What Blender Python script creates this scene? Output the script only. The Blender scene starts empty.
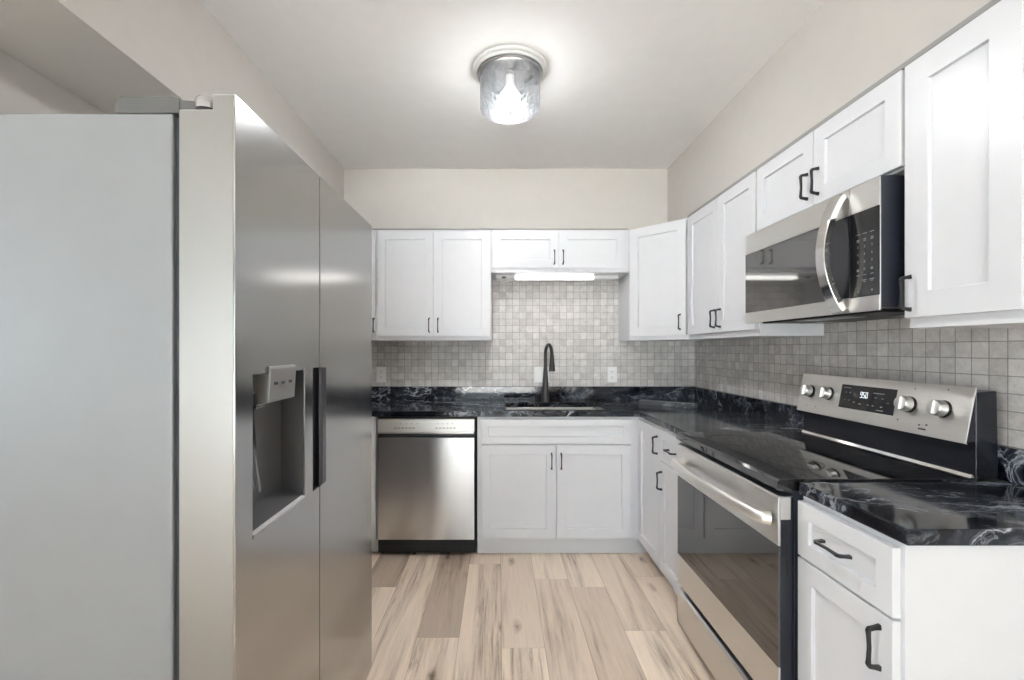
import bpy, bmesh, math, random
from mathutils import Vector, Matrix
random.seed(7)
PI = math.pi
sc = bpy.context.scene
COL = sc.collection

# ------------------------------------------------------------------ camera
cam_d = bpy.data.cameras.new('camera')
cam_d.sensor_width = 36.0
cam_d.lens = 16.0
cam_d.shift_x = 13 / 1024
cam_d.shift_y = 9 / 1024
cam_d.clip_start = 0.02
cam = bpy.data.objects.new('camera', cam_d)
cam.location = (0, 0, 1.30)
cam.rotation_euler = (PI / 2, 0, 0)
COL.objects.link(cam)
sc.camera = cam

# ------------------------------------------------------------------ colour management
sc.view_settings.view_transform = 'Standard'
sc.view_settings.look = 'None'
sc.view_settings.gamma = 1.0
sc.view_settings.use_curve_mapping = False
sc.view_settings.exposure = 0.68

# ------------------------------------------------------------------ sky outside, daylight through the glass door behind the camera
sc.cycles.max_bounces = 14
sc.cycles.diffuse_bounces = 8
sc.cycles.transparent_max_bounces = 16

w = bpy.data.worlds.new('sky')
sc.world = w
w.use_nodes = True
bg = w.node_tree.nodes['Background']
bg.inputs[0].default_value = (0.80, 0.90, 1.0, 1)
bg.inputs[1].default_value = 1.6


def area(name, loc, rot, sx, sy, power, color):
    d = bpy.data.lights.new(name, 'AREA')
    d.shape = 'RECTANGLE'
    d.size, d.size_y = sx, sy
    d.energy = power
    d.color = color
    o = bpy.data.objects.new(name, d)
    o.location = loc
    o.rotation_euler = rot
    COL.objects.link(o)
    return o


DAYLIGHT = 108.0
SIDE_FILL = 72.0
SUN = 130.0
BULB = 570.0
TUBE = 2.6
area('daylight', (-1.3, -5.2, 1.25), (PI / 2, 0, 0), 4.8, 2.1, DAYLIGHT, (0.86, 0.93, 1.0))
area('side_fill', (-4.75, -0.9, 1.3), (PI / 2, 0, -PI / 2), 3.0, 2.1, SIDE_FILL, (0.88, 0.94, 1.0))  # added light outside the unseen side window, fills the drawer and range fronts
sd_ = bpy.data.lights.new('sun', 'SUN')
sd_.energy = SUN
sd_.angle = math.radians(0.6)
sd_.color = (1.0, 0.98, 0.96)
sun = bpy.data.objects.new('sun', sd_)
sun.rotation_euler = (math.radians(32), 0, math.radians(-6))   # high sun, added so its floor patch bounces light up to the ceiling
COL.objects.link(sun)

# ------------------------------------------------------------------ dimensions (metres)
XL, XR = -1.45, 1.505         # left and right walls
XF, YF = -4.5, 0.80          # the living room opens to the side of the kitchen, before the refrigerator
YB, YR = 3.48, -5.0           # back wall, wall behind the camera
ZC = 2.58                     # ceiling
UZ0, UZ1 = 1.360, 2.130         # upper cabinets
UF = 3.175                    # front of the upper boxes on the back wall
UX = 1.20                     # front of the upper boxes on the right wall
BF = 2.86                     # front of the base boxes on the back wall
BX = 0.886                    # front of the base boxes on the right wall
CT0, CT1 = 0.878, 0.914       # worktop
RY0, RY1 = 1.33, 2.09         # gap of the range


# ------------------------------------------------------------------ node helpers
def new_mat(name):
    m = bpy.data.materials.new(name)
    m.use_nodes = True
    nt = m.node_tree
    return m, nt, nt.nodes['Principled BSDF']


def N(nt, t, **kw):
    n = nt.nodes.new(t)
    for k, v in kw.items():
        setattr(n, k, v)
    return n


def setin(n, **kw):
    for k, v in kw.items():
        n.inputs[k.replace('_', ' ')].default_value = v


def ramp(nt, fac, stops):
    r = N(nt, 'ShaderNodeValToRGB')
    el = r.color_ramp.elements
    el[0].position, el[0].color = stops[0]
    el[1].position, el[1].color = stops[-1]
    for p, c in stops[1:-1]:
        e = el.new(p)
        e.color = c
    nt.links.new(fac, r.inputs[0])
    return r.outputs[0]


def math_(nt, op, a, b=None):
    n = N(nt, 'ShaderNodeMath', operation=op)
    for i, v in enumerate((a, b)):
        if v is None:
            continue
        if isinstance(v, (int, float)):
            n.inputs[i].default_value = v
        else:
            nt.links.new(v, n.inputs[i])
    return n.outputs[0]


def mix(nt, fac, a, b, blend='MIX'):
    n = N(nt, 'ShaderNodeMix', data_type='RGBA', blend_type=blend)
    for key, v in ((0, fac), (6, a), (7, b)):
        if isinstance(v, (int, float)):
            n.inputs[key].default_value = v
        elif isinstance(v, tuple):
            n.inputs[key].default_value = v
        else:
            nt.links.new(v, n.inputs[key])
    return n.outputs[2]


def coords(nt, kind='Object', scale=(1, 1, 1), rot=(0, 0, 0)):
    tc = N(nt, 'ShaderNodeTexCoord')
    mp = N(nt, 'ShaderNodeMapping')
    mp.inputs['Scale'].default_value = scale
    mp.inputs['Rotation'].default_value = rot
    nt.links.new(tc.outputs[kind], mp.inputs[0])
    return mp.outputs[0]


def noise(nt, vec, scale, detail=4, rough=0.5, dist=0.0):
    n = N(nt, 'ShaderNodeTexNoise')
    n.inputs['Scale'].default_value = scale
    n.inputs['Detail'].default_value = detail
    n.inputs['Roughness'].default_value = rough
    n.inputs['Distortion'].default_value = dist
    if vec is not None:
        nt.links.new(vec, n.inputs['Vector'])
    return n.outputs[0]


def bump(nt, bsdf, h, strength=0.1, dist=0.01):
    b = N(nt, 'ShaderNodeBump')
    b.inputs['Strength'].default_value = strength
    b.inputs['Distance'].default_value = dist
    nt.links.new(h, b.inputs['Height'])
    nt.links.new(b.outputs[0], bsdf.inputs['Normal'])


def c4(r, g, b):
    return (r, g, b, 1.0)


def plain(name, col, rough=0.5, metal=0.0, spec=0.5, coat=0.0, bmp=None, ior=1.5):
    m, nt, b = new_mat(name)
    v = coords(nt)
    n = noise(nt, v, 14, 3)
    f = math_(nt, 'MULTIPLY_ADD', n, 0.06)
    nt.nodes[-1].inputs[2].default_value = 0.97
    nt.links.new(mix(nt, 1.0, c4(*col), f, 'MULTIPLY'), b.inputs['Base Color'])
    setin(b, Roughness=rough, Metallic=metal)
    b.inputs['Specular IOR Level'].default_value = spec
    b.inputs['Coat Weight'].default_value = coat
    b.inputs['IOR'].default_value = ior
    if bmp:
        bump(nt, b, noise(nt, v, bmp[0], 3), bmp[1], 0.002)
    return m


def steel(name, col, rough, brush=(2, 2, 260), aniso=0.5, anirot=0.0, bstr=0.02):
    """brushed stainless: fine streaks drawn out along one axis"""
    m, nt, b = new_mat(name)
    v = coords(nt, 'Object', brush)
    n = noise(nt, v, 3.0, 5, 0.6)
    nt.links.new(ramp(nt, n, [(0.25, c4(*[c * 0.93 for c in col])), (0.75, c4(*[min(1, c * 1.05) for c in col]))]), b.inputs['Base Color'])
    r = math_(nt, 'MULTIPLY_ADD', n, 0.10)
    nt.nodes[-1].inputs[2].default_value = rough - 0.05
    nt.links.new(r, b.inputs['Roughness'])
    setin(b, Metallic=1.0)
    b.inputs['Anisotropic'].default_value = aniso
    b.inputs['Anisotropic Rotation'].default_value = anirot
    if bstr:
        bump(nt, b, n, bstr, 0.001)
    return m


def emit(name, col, strength):
    m, nt, b = new_mat(name)
    b.inputs['Base Color'].default_value = c4(0.8, 0.8, 0.8)
    b.inputs['Emission Color'].default_value = c4(*col)
    b.inputs['Emission Strength'].default_value = strength
    return m


def thin_glass(name, tint, refl, rough=0.02, pattern=False):
    """a pane: lets light straight through, tinted, with a mirror coat"""
    m, nt, b = new_mat(name)
    out = nt.nodes['Material Output']
    nt.nodes.remove(b)
    tr = N(nt, 'ShaderNodeBsdfTransparent')
    gl = N(nt, 'ShaderNodeBsdfGlossy')
    gl.inputs['Roughness'].default_value = rough
    fr = N(nt, 'ShaderNodeFresnel')
    fr.inputs['IOR'].default_value = refl
    mx = N(nt, 'ShaderNodeMixShader')
    tr.inputs[0].default_value = c4(*tint)
    if pattern:
        v = coords(nt)
        vo = N(nt, 'ShaderNodeTexVoronoi', feature='SMOOTH_F1')
        vo.inputs['Scale'].default_value = 48
        nt.links.new(v, vo.inputs['Vector'])
        n = noise(nt, v, 30, 3, 0.6, 1.5)
        h = math_(nt, 'MULTIPLY', vo.outputs[0], n)
        nt.links.new(ramp(nt, h, [(0.12, c4(0.98, 0.98, 0.98)), (0.30, c4(0.90, 0.91, 0.92)), (0.5, c4(0.70, 0.72, 0.74))]), tr.inputs[0])
        bp = N(nt, 'ShaderNodeBump')
        bp.inputs['Strength'].default_value = 0.9
        bp.inputs['Distance'].default_value = 0.012
        nt.links.new(h, bp.inputs['Height'])
        nt.links.new(bp.outputs[0], gl.inputs['Normal'])
        nt.links.new(bp.outputs[0], fr.inputs['Normal'])
    nt.links.new(fr.outputs[0], mx.inputs[0])
    nt.links.new(tr.outputs[0], mx.inputs[1])
    nt.links.new(gl.outputs[0], mx.inputs[2])
    if pattern:
        tl_ = N(nt, 'ShaderNodeBsdfTranslucent')
        tl_.inputs[0].default_value = c4(0.92, 0.94, 0.97)
        m2 = N(nt, 'ShaderNodeMixShader')
        m2.inputs[0].default_value = 0.010
        nt.links.new(mx.outputs[0], m2.inputs[1])
        nt.links.new(tl_.outputs[0], m2.inputs[2])
        nt.links.new(m2.outputs[0], out.inputs[0])
    else:
        nt.links.new(mx.outputs[0], out.inputs[0])
    return m


def marble(name, scale=1.0, rough=0.09, lift=0.0):
    m, nt, b = new_mat(name)
    v = coords(nt, 'Object', (1.0, 1.0, 1.0), (0.15, 0.1, 0.35))
    wv = N(nt, 'ShaderNodeTexNoise')
    wv.inputs['Scale'].default_value = 3.2 * scale
    wv.inputs['Detail'].default_value = 5
    nt.links.new(v, wv.inputs['Vector'])
    vm = N(nt, 'ShaderNodeVectorMath', operation='MULTIPLY_ADD')
    nt.links.new(wv.outputs['Color'], vm.inputs[0])
    vm.inputs[1].default_value = (0.22, 0.22, 0.22)
    nt.links.new(v, vm.inputs[2])
    mp = N(nt, 'ShaderNodeMapping')
    mp.inputs['Scale'].default_value = (0.36, 2.7, 2.7)
    nt.links.new(vm.outputs[0], mp.inputs[0])
    big = noise(nt, mp.outputs[0], 1.5 * scale, 7, 0.6, 0.25)
    ridge = math_(nt, 'ABSOLUTE', math_(nt, 'SUBTRACT', big, 0.5))
    mask = noise(nt, mp.outputs[0], 1.0 * scale, 3, 0.5)
    vein = ramp(nt, ridge, [(0.0, c4(1, 1, 1)), (0.006, c4(0.5, 0.5, 0.5)), (0.022, c4(0.06, 0.06, 0.06)), (0.05, c4(0, 0, 0))])
    vein = mix(nt, 1.0, vein, ramp(nt, mask, [(0.42, c4(0.05, 0.05, 0.05)), (0.62, c4(1, 1, 1))]), 'MULTIPLY')
    fine = noise(nt, mp.outputs[0], 4.6 * scale, 6, 0.62, 0.3)
    fr_ = math_(nt, 'ABSOLUTE', math_(nt, 'SUBTRACT', fine, 0.5))
    v2 = ramp(nt, fr_, [(0.0, c4(0.55, 0.55, 0.55)), (0.012, c4(0.15, 0.15, 0.15)), (0.03, c4(0, 0, 0))])
    v2 = mix(nt, 1.0, v2, ramp(nt, noise(nt, mp.outputs[0], 1.7 * scale, 4, 0.6), [(0.50, c4(0, 0, 0)), (0.66, c4(1, 1, 1))]), 'MULTIPLY')
    vein = mix(nt, 1.0, vein, v2, 'ADD')
    cloud = ramp(nt, noise(nt, mp.outputs[0], 2.4 * scale, 9, 0.68, 0.3), [(0.45, c4(0.0045, 0.005, 0.008)), (0.58, c4(0.024, 0.027, 0.037)), (0.76, c4(0.15, 0.163, 0.195))])
    if lift:
        cloud = mix(nt, lift, cloud, c4(0.16, 0.165, 0.18))
    nt.links.new(mix(nt, vein, cloud, c4(0.52, 0.55, 0.62)), b.inputs['Base Color'])
    setin(b, Roughness=rough)
    b.inputs['Specular IOR Level'].default_value = 0.38
    return m


def tile_mat(name, axis):
    m, nt, b = new_mat(name)
    tc = N(nt, 'ShaderNodeTexCoord')
    sep = N(nt, 'ShaderNodeSeparateXYZ')
    nt.links.new(tc.outputs['Object'], sep.inputs[0])
    cmb = N(nt, 'ShaderNodeCombineXYZ')
    nt.links.new(sep.outputs[axis], cmb.inputs[0])
    nt.links.new(math_(nt, 'SUBTRACT', sep.outputs[2], 1.014), cmb.inputs[1])
    br = N(nt, 'ShaderNodeTexBrick')
    br.offset = 0.0
    br.squash = 1.0
    br.inputs['Scale'].default_value = 1.0
    br.inputs['Brick Width'].default_value = 0.0515
    br.inputs['Row Height'].default_value = 0.0515
    br.inputs['Mortar Size'].default_value = 0.0016
    br.inputs['Mortar Smooth'].default_value = 0.2
    br.inputs['Bias'].default_value = 0.0
    br.inputs['Color1'].default_value = c4(0.74, 0.712, 0.692)
    br.inputs['Color2'].default_value = c4(0.56, 0.535, 0.52)
    br.inputs['Mortar'].default_value = c4(0.30, 0.295, 0.295)
    nt.links.new(cmb.outputs[0], br.inputs['Vector'])
    n1 = noise(nt, tc.outputs['Object'], 26, 5, 0.65, 0.4)
    n2 = noise(nt, tc.outputs['Object'], 110, 3, 0.6)
    f = ramp(nt, n1, [(0.3, c4(0.84, 0.83, 0.82)), (0.7, c4(1.12, 1.12, 1.12))])
    colr = mix(nt, 1.0, br.outputs['Color'], f, 'MULTIPLY')
    colr = mix(nt, 0.25, colr, n2, 'OVERLAY')
    nt.links.new(colr, b.inputs['Base Color'])
    setin(b, Roughness=0.42)
    inv = math_(nt, 'SUBTRACT', 1.0, br.outputs['Fac'])
    bump(nt, b, inv, 0.5, 0.002)
    return m


def plank_mat(name):
    m, nt, b = new_mat(name)
    at = N(nt, 'ShaderNodeAttribute', attribute_name='tone')
    sd = N(nt, 'ShaderNodeAttribute', attribute_name='seed')
    uv = N(nt, 'ShaderNodeUVMap')
    tc = N(nt, 'ShaderNodeTexCoord')
    off = N(nt, 'ShaderNodeCombineXYZ')
    nt.links.new(math_(nt, 'MULTIPLY', sd.outputs['Fac'], 9.0), off.inputs[0])
    nt.links.new(math_(nt, 'MULTIPLY', sd.outputs['Fac'], 37.0), off.inputs[1])
    nt.links.new(math_(nt, 'MULTIPLY', sd.outputs['Fac'], 5.0), off.inputs[2])
    ad = N(nt, 'ShaderNodeVectorMath', operation='ADD')
    nt.links.new(tc.outputs['Object'], ad.inputs[0])
    nt.links.new(off.outputs[0], ad.inputs[1])

    def mp(scale):
        q = N(nt, 'ShaderNodeMapping')
        q.inputs['Scale'].default_value = scale
        nt.links.new(ad.outputs[0], q.inputs[0])
        return q.outputs[0]
    base = ramp(nt, at.outputs['Fac'], [(0.0, c4(0.41, 0.325, 0.255)), (0.45, c4(0.73, 0.60, 0.49)), (1.0, c4(0.94, 0.81, 0.675))])
    fine = noise(nt, mp((110, 5.0, 1)), 1.0, 6, 0.65, 0.4)
    base = mix(nt, 1.0, base, ramp(nt, fine, [(0.3, c4(0.90, 0.89, 0.88)), (0.7, c4(1.05, 1.05, 1.05))]), 'MULTIPLY')
    # broad greyer heart bands with thin dark grain lines inside them
    band = ramp(nt, noise(nt, mp((7.0, 0.55, 1)), 1.0, 4, 0.55, 0.8), [(0.48, c4(0, 0, 0)), (0.60, c4(1, 1, 1))])
    lines = ramp(nt, noise(nt, mp((46, 2.2, 1)), 1.0, 7, 0.72, 1.0), [(0.32, c4(0.34, 0.30, 0.27)), (0.47, c4(0.72, 0.69, 0.67)), (0.62, c4(0.93, 0.92, 0.91))])
    base = mix(nt, 1.0, base, mix(nt, band, c4(1, 1, 1), lines), 'MULTIPLY')
    # knots
    vo = N(nt, 'ShaderNodeTexVoronoi', feature='F1')
    vo.inputs['Scale'].default_value = 1.0
    vo.inputs['Randomness'].default_value = 0.9
    wob = N(nt, 'ShaderNodeVectorMath', operation='ADD')
    nt.links.new(mp((6.0, 2.6, 0.0)), wob.inputs[0])
    wn = N(nt, 'ShaderNodeTexNoise')
    wn.inputs['Scale'].default_value = 5.0
    wn.inputs['Detail'].default_value = 6
    wn.inputs['Roughness'].default_value = 0.7
    nt.links.new(mp((6.0, 2.6, 0.0)), wn.inputs['Vector'])
    sc_ = N(nt, 'ShaderNodeVectorMath', operation='SCALE')
    sc_.inputs['Scale'].default_value = 0.22
    nt.links.new(wn.outputs['Color'], sc_.inputs[0])
    nt.links.new(sc_.outputs[0], wob.inputs[1])
    nt.links.new(wob.outputs[0], vo.inputs['Vector'])
    base = mix(nt, 1.0, base, ramp(nt, vo.outputs['Distance'], [(0.03, c4(0.10, 0.07, 0.06)), (0.06, c4(0.34, 0.29, 0.26)), (0.10, c4(0.72, 0.68, 0.66)), (0.18, c4(1, 1, 1))]), 'MULTIPLY')
    # seams
    su = N(nt, 'ShaderNodeSeparateXYZ')
    nt.links.new(uv.outputs[0], su.inputs[0])
    eu = math_(nt, 'MINIMUM', su.outputs[0], math_(nt, 'SUBTRACT', 0.19, su.outputs[0]))
    seam = ramp(nt, math_(nt, 'MULTIPLY', math_(nt, 'MINIMUM', eu, su.outputs[1]), 100.0), [(0.06, c4(0.55, 0.5, 0.46)), (0.16, c4(1, 1, 1))])
    base = mix(nt, 1.0, base, seam, 'MULTIPLY')
    nt.links.new(base, b.inputs['Base Color'])
    setin(b, Roughness=0.42)
    b.inputs['Specular IOR Level'].default_value = 0.4
    bump(nt, b, fine, 0.08, 0.001)
    return m


M = {}
M['wall'] = plain('wall_paint', (0.555, 0.53, 0.50), 0.9, bmp=(160, 0.05), spec=0.2)
M['ceiling'] = plain('ceiling_paint', (0.86, 0.855, 0.845), 0.92, bmp=(160, 0.05), spec=0.2)
M['trim'] = plain('grey_strip_paint', (0.30, 0.295, 0.285), 0.6)
M['white'] = plain('cabinet_lacquer', (0.71, 0.716, 0.742), 0.32)
M['white_plastic'] = plain('white_plastic', (0.92, 0.92, 0.915), 0.35)
M['slot'] = plain('socket_slot', (0.10, 0.10, 0.10), 0.6)
M['black_metal'] = plain('black_pull_metal', (0.018, 0.018, 0.02), 0.38, spec=0.5)
M['bronze'] = plain('dark_faucet_metal', (0.055, 0.052, 0.050), 0.30, metal=0.4)
M['steel_v'] = steel('stainless_vertical_brush', (0.44, 0.436, 0.432), 0.19, (240, 240, 2), 0.3, 0.0)
M['steel_h'] = steel('stainless_horizontal_brush', (0.78, 0.765, 0.745), 0.30, (2, 2, 260), 0.4, 0.25)
M['steel_p'] = steel('stainless_panel', (0.88, 0.86, 0.83), 0.48, (2, 260, 260), 0.4, 0.25)
M['steel_dw'] = steel('stainless_dishwasher_door', (0.66, 0.655, 0.65), 0.22, (2, 2, 260), 0.85, 0.25)
M['steel_edge'] = steel('stainless_door_edge', (0.27, 0.262, 0.256), 0.42, (2, 240, 240), 0.2, 0.0)
M['grip'] = steel('dark_grip_metal', (0.09, 0.092, 0.105), 0.30, (200, 200, 2), 0.2)
M['chrome'] = steel('polished_steel', (0.80, 0.79, 0.77), 0.11, (30, 30, 30), 0.0, 0.0, 0)
M['knob'] = steel('satin_knob_metal', (0.82, 0.81, 0.79), 0.30, (40, 40, 40), 0.0, 0.0, 0)
M['sink_steel'] = steel('sink_steel', (0.80, 0.79, 0.78), 0.42, (3, 200, 200), 0.2)
M['fridge_side'] = plain('fridge_side_paint', (0.205, 0.21, 0.222), 0.42, metal=0.25, bmp=(420, 0.12))
M['fridge_dark'] = plain('fridge_gasket', (0.025, 0.027, 0.035), 0.7)
M['disp_grey'] = plain('dispenser_liner', (0.10, 0.10, 0.105), 0.30, metal=0.3)
M['disp_panel'] = plain('dispenser_panel', (0.33, 0.33, 0.328), 0.28, metal=0.5)
M['hinge'] = plain('hinge_cover_grey', (0.10, 0.10, 0.10), 0.38, metal=0.4)
M['black_enamel'] = plain('black_enamel', (0.012, 0.013, 0.018), 0.22)
M['navy_black'] = plain('range_side_black', (0.013, 0.015, 0.024), 0.36)
M['black_glass'] = plain('cooktop_glass', (0.006, 0.006, 0.007), 0.035, ior=2.2)
M['black_gloss'] = plain('black_glass_panel', (0.012, 0.012, 0.014), 0.08)
M['rubber'] = plain('black_plastic', (0.008, 0.008, 0.009), 0.45)
M['mark'] = plain('pale_print', (0.27, 0.275, 0.29), 0.5)
M['mark_dark'] = plain('dark_print', (0.05, 0.05, 0.055), 0.5)
M['ring'] = plain('burner_ring_print', (0.05, 0.05, 0.052), 0.2)
M['oven_liner'] = plain('oven_liner', (0.03, 0.028, 0.03), 0.35)
M['rack'] = plain('rack_wire', (0.75, 0.75, 0.76), 0.25, metal=0.9)
M['marble'] = marble('black_marble', 1.5)
M['offcut_marble'] = marble('sawn_marble', 3.0, 0.4, 0.5)
M['tile_b'] = tile_mat('backsplash_tile', 0)
M['tile_r'] = tile_mat('backsplash_tile_side', 1)
M['plank'] = plank_mat('oak_planks')
M['oven_glass'] = thin_glass('oven_window_glass', (0.62, 0.62, 0.66), 2.9, 0.02)
M['mw_glass'] = plain('microwave_window_glass', (0.03, 0.028, 0.026), 0.05, ior=2.2)
M['pane'] = thin_glass('window_glass', (0.95, 0.97, 0.97), 1.45)
M['shade'] = thin_glass('rippled_clear_glass', (0.95, 0.95, 0.95), 1.5, 0.08, True)
M['paddle'] = thin_glass('clear_lever_plastic', (0.6, 0.6, 0.6), 1.5, 0.1)
M['bulb'] = emit('bulb_glow', (0.97, 0.98, 1.0), BULB)
M['tube'] = emit('tube_glow', (1.0, 0.975, 0.93), TUBE)
M['digits'] = emit('clock_digits', (0.85, 0.95, 1.0), 0.8)
M['medallion'] = plain('pale_plaster', (0.82, 0.82, 0.815), 0.5)
M['nickel'] = steel('brushed_nickel', (0.50, 0.50, 0.51), 0.26, (2, 2, 200), 0.3)


# ------------------------------------------------------------------ mesh helpers
class MB:
    def __init__(self):
        self.bm = bmesh.new()

    def box(self, x0, x1, y0, y1, z0, z1):
        vs = [self.bm.verts.new((x, y, z)) for x in (x0, x1) for y in (y0, y1) for z in (z0, z1)]
        for f in ((0, 1, 3, 2), (4, 6, 7, 5), (0, 4, 5, 1), (2, 3, 7, 6), (0, 2, 6, 4), (1, 5, 7, 3)):
            self.bm.faces.new([vs[i] for i in f])
        return self

    def prism(self, pts, axis, a0, a1):
        """extrude a polygon given in the two other axes along axis (0 x, 1 y, 2 z)"""
        def P(u, v, a):
            return {0: (a, u, v), 1: (u, a, v), 2: (u, v, a)}[axis]
        A = [self.bm.verts.new(P(u, v, a0)) for u, v in pts]
        Bv = [self.bm.verts.new(P(u, v, a1)) for u, v in pts]
        n = len(pts)
        self.bm.faces.new(A)
        self.bm.faces.new(Bv)
        for i in range(n):
            j = (i + 1) % n
            self.bm.faces.new((A[i], A[j], Bv[j], Bv[i]))
        return self

    def relief(self, xs, zs, depth, back, chamfer=None):
        """closed slab facing -y: every grid cell lies at its own depth y; a cell of None is a hole right through"""
        bm = self.bm
        cache = {}

        def V(x, y, z):
            k = (round(x, 6), round(y, 6), round(z, 6))
            if k not in cache:
                cache[k] = bm.verts.new(k)
            return cache[k]

        def F(*p):
            vs = [V(*q) for q in p]
            if len(set(vs)) == 4:
                try:
                    bm.faces.new(vs)
                except ValueError:
                    pass
        nx, nz = len(xs) - 1, len(zs) - 1
        lev = sorted({depth(i, j) for i in range(nx) for j in range(nz) if depth(i, j) is not None} | {back})

        def D(i, j):
            if i < 0 or j < 0 or i >= nx or j >= nz:
                return back
            d = depth(i, j)
            return back if d is None else d
        for i in range(nx):
            for j in range(nz):
                x0, x1, z0, z1 = xs[i], xs[i + 1], zs[j], zs[j + 1]
                d = depth(i, j)
                if d is not None:
                    F((x0, d, z0), (x1, d, z0), (x1, d, z1), (x0, d, z1))
                    F((x0, back, z0), (x0, back, z1), (x1, back, z1), (x1, back, z0))
        for i in range(nx + 1):
            for j in range(nz):
                a, b_ = D(i - 1, j), D(i, j)
                if a != b_:
                    lo, hi = min(a, b_), max(a, b_)
                    seg = [q for q in lev if lo <= q <= hi]
                    for p, q in zip(seg, seg[1:]):
                        F((xs[i], p, zs[j]), (xs[i], q, zs[j]), (xs[i], q, zs[j + 1]), (xs[i], p, zs[j + 1]))
        for j in range(nz + 1):
            for i in range(nx):
                a, b_ = D(i, j - 1), D(i, j)
                if a != b_:
                    lo, hi = min(a, b_), max(a, b_)
                    seg = [q for q in lev if lo <= q <= hi]
                    for p, q in zip(seg, seg[1:]):
                        F((xs[i], p, zs[j]), (xs[i + 1], p, zs[j]), (xs[i + 1], q, zs[j]), (xs[i], q, zs[j]))
        return self

    def slab(self, xs, ys, inc, z0, z1):
        """flat plate in plan with cells left out"""
        tmp = MB()
        tmp.relief(xs, ys, lambda i, j: 0.0 if inc(i, j) else None, z1 - z0)
        m = {}
        for v in tmp.bm.verts:
            m[v] = self.bm.verts.new((v.co.x, v.co.z, z1 - v.co.y))
        for f in tmp.bm.faces:
            self.bm.faces.new([m[v] for v in f.verts])
        tmp.bm.free()
        return self

    def sweep(self, pts, secs, up=(0, 0, 1), close=True):
        """a section (list of (u,v) loops, one per point) swept along pts"""
        pts = [Vector(p) for p in pts]
        rings = []
        for i, p in enumerate(pts):
            t = (pts[min(i + 1, len(pts) - 1)] - pts[max(i - 1, 0)]).normalized()
            u = Vector(up)
            a = t.cross(u)
            if a.length < 1e-4:
                a = t.cross(Vector((1, 0, 0)))
            a.normalize()
            b_ = a.cross(t).normalized()
            rings.append([self.bm.verts.new(p + a * s[0] + b_ * s[1]) for s in secs[i]])
        n = len(rings[0])
        for r0, r1 in zip(rings, rings[1:]):
            for k in range(n):
                self.bm.faces.new((r0[k], r0[(k + 1) % n], r1[(k + 1) % n], r1[k]))
        if close:
            self.bm.faces.new(rings[0][::-1])
            self.bm.faces.new(rings[-1])
        return self

    def tube(self, pts, radii, n=16, up=(0, 0, 1), squash=1.0):
        if isinstance(radii, (int, float)):
            radii = [radii] * len(pts)
        secs = [[(r * math.cos(2 * PI * k / n), squash * r * math.sin(2 * PI * k / n)) for k in range(n)] for r in radii]
        return self.sweep(pts, secs, up)

    def bar(self, pts, hw, hh, up=(1, 0, 0)):
        if isinstance(hw, (int, float)):
            hw = [hw] * len(pts)
        if isinstance(hh, (int, float)):
            hh = [hh] * len(pts)
        return self.sweep(pts, [[(-a, -b_), (a, -b_), (a, b_), (-a, b_)] for a, b_ in zip(hw, hh)], up)

    def lathe(self, prof, c=(0, 0, 0), n=48, mat=None, closed=False):
        """profile of (r, z) about the z axis (or about the axis mat turns it to)"""
        R = mat or Matrix.Identity(3)
        rings = []
        for r, z in prof:
            if r < 1e-6:
                rings.append([self.bm.verts.new(Vector(c) + R @ Vector((0, 0, z)))])
            else:
                rings.append([self.bm.verts.new(Vector(c) + R @ Vector((r * math.cos(2 * PI * k / n), r * math.sin(2 * PI * k / n), z))) for k in range(n)])
        pairs = list(zip(rings, rings[1:]))
        if closed:
            pairs.append((rings[-1], rings[0]))
        for a, b_ in pairs:
            for k in range(n):
                k2 = (k + 1) % n
                if len(a) == 1 and len(b_) == 1:
                    continue
                if len(a) == 1:
                    self.bm.faces.new((a[0], b_[k], b_[k2]))
                elif len(b_) == 1:
                    self.bm.faces.new((a[k], b_[0], a[k2]))
                else:
                    self.bm.faces.new((a[k], b_[k], b_[k2], a[k2]))
        return self

    def build(self, name, mat, parent=None, bevel=0.0, smooth=True, seg=2):
        bmesh.ops.recalc_face_normals(self.bm, faces=self.bm.faces[:])
        me = bpy.data.meshes.new(name)
        self.bm.to_mesh(me)
        self.bm.free()
        me.materials.append(mat)
        if smooth:
            for p in me.polygons:
                p.use_smooth = True
            me.set_sharp_from_angle(angle=math.radians(32))
        o = bpy.data.objects.new(name, me)
        COL.objects.link(o)
        if parent:
            o.parent = parent
        if bevel:
            b_ = o.modifiers.new('bevel', 'BEVEL')
            b_.width = bevel
            b_.segments = seg
            b_.limit_method = 'ANGLE'
            b_.angle_limit = math.radians(40)
            b_.harden_normals = True
        return o


def tag(o, label=None, cat=None, group=None, kind=None):
    for k, v in (('label', label), ('category', cat), ('group', group), ('kind', kind)):
        if v:
            o[k] = v
    return o


def thing(name, label, cat, loc, rotz=0.0, group=None):
    o = bpy.data.objects.new(name, None)
    o.empty_display_size = 0.1
    COL.objects.link(o)
    o.location = loc
    o.rotation_euler = (0, 0, rotz)
    return tag(o, label, cat, group)


def struct(name, mb, mat, label, cat, bevel=0.0):
    return tag(mb.build(name, mat, None, bevel), label, cat, None, 'structure')


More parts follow.
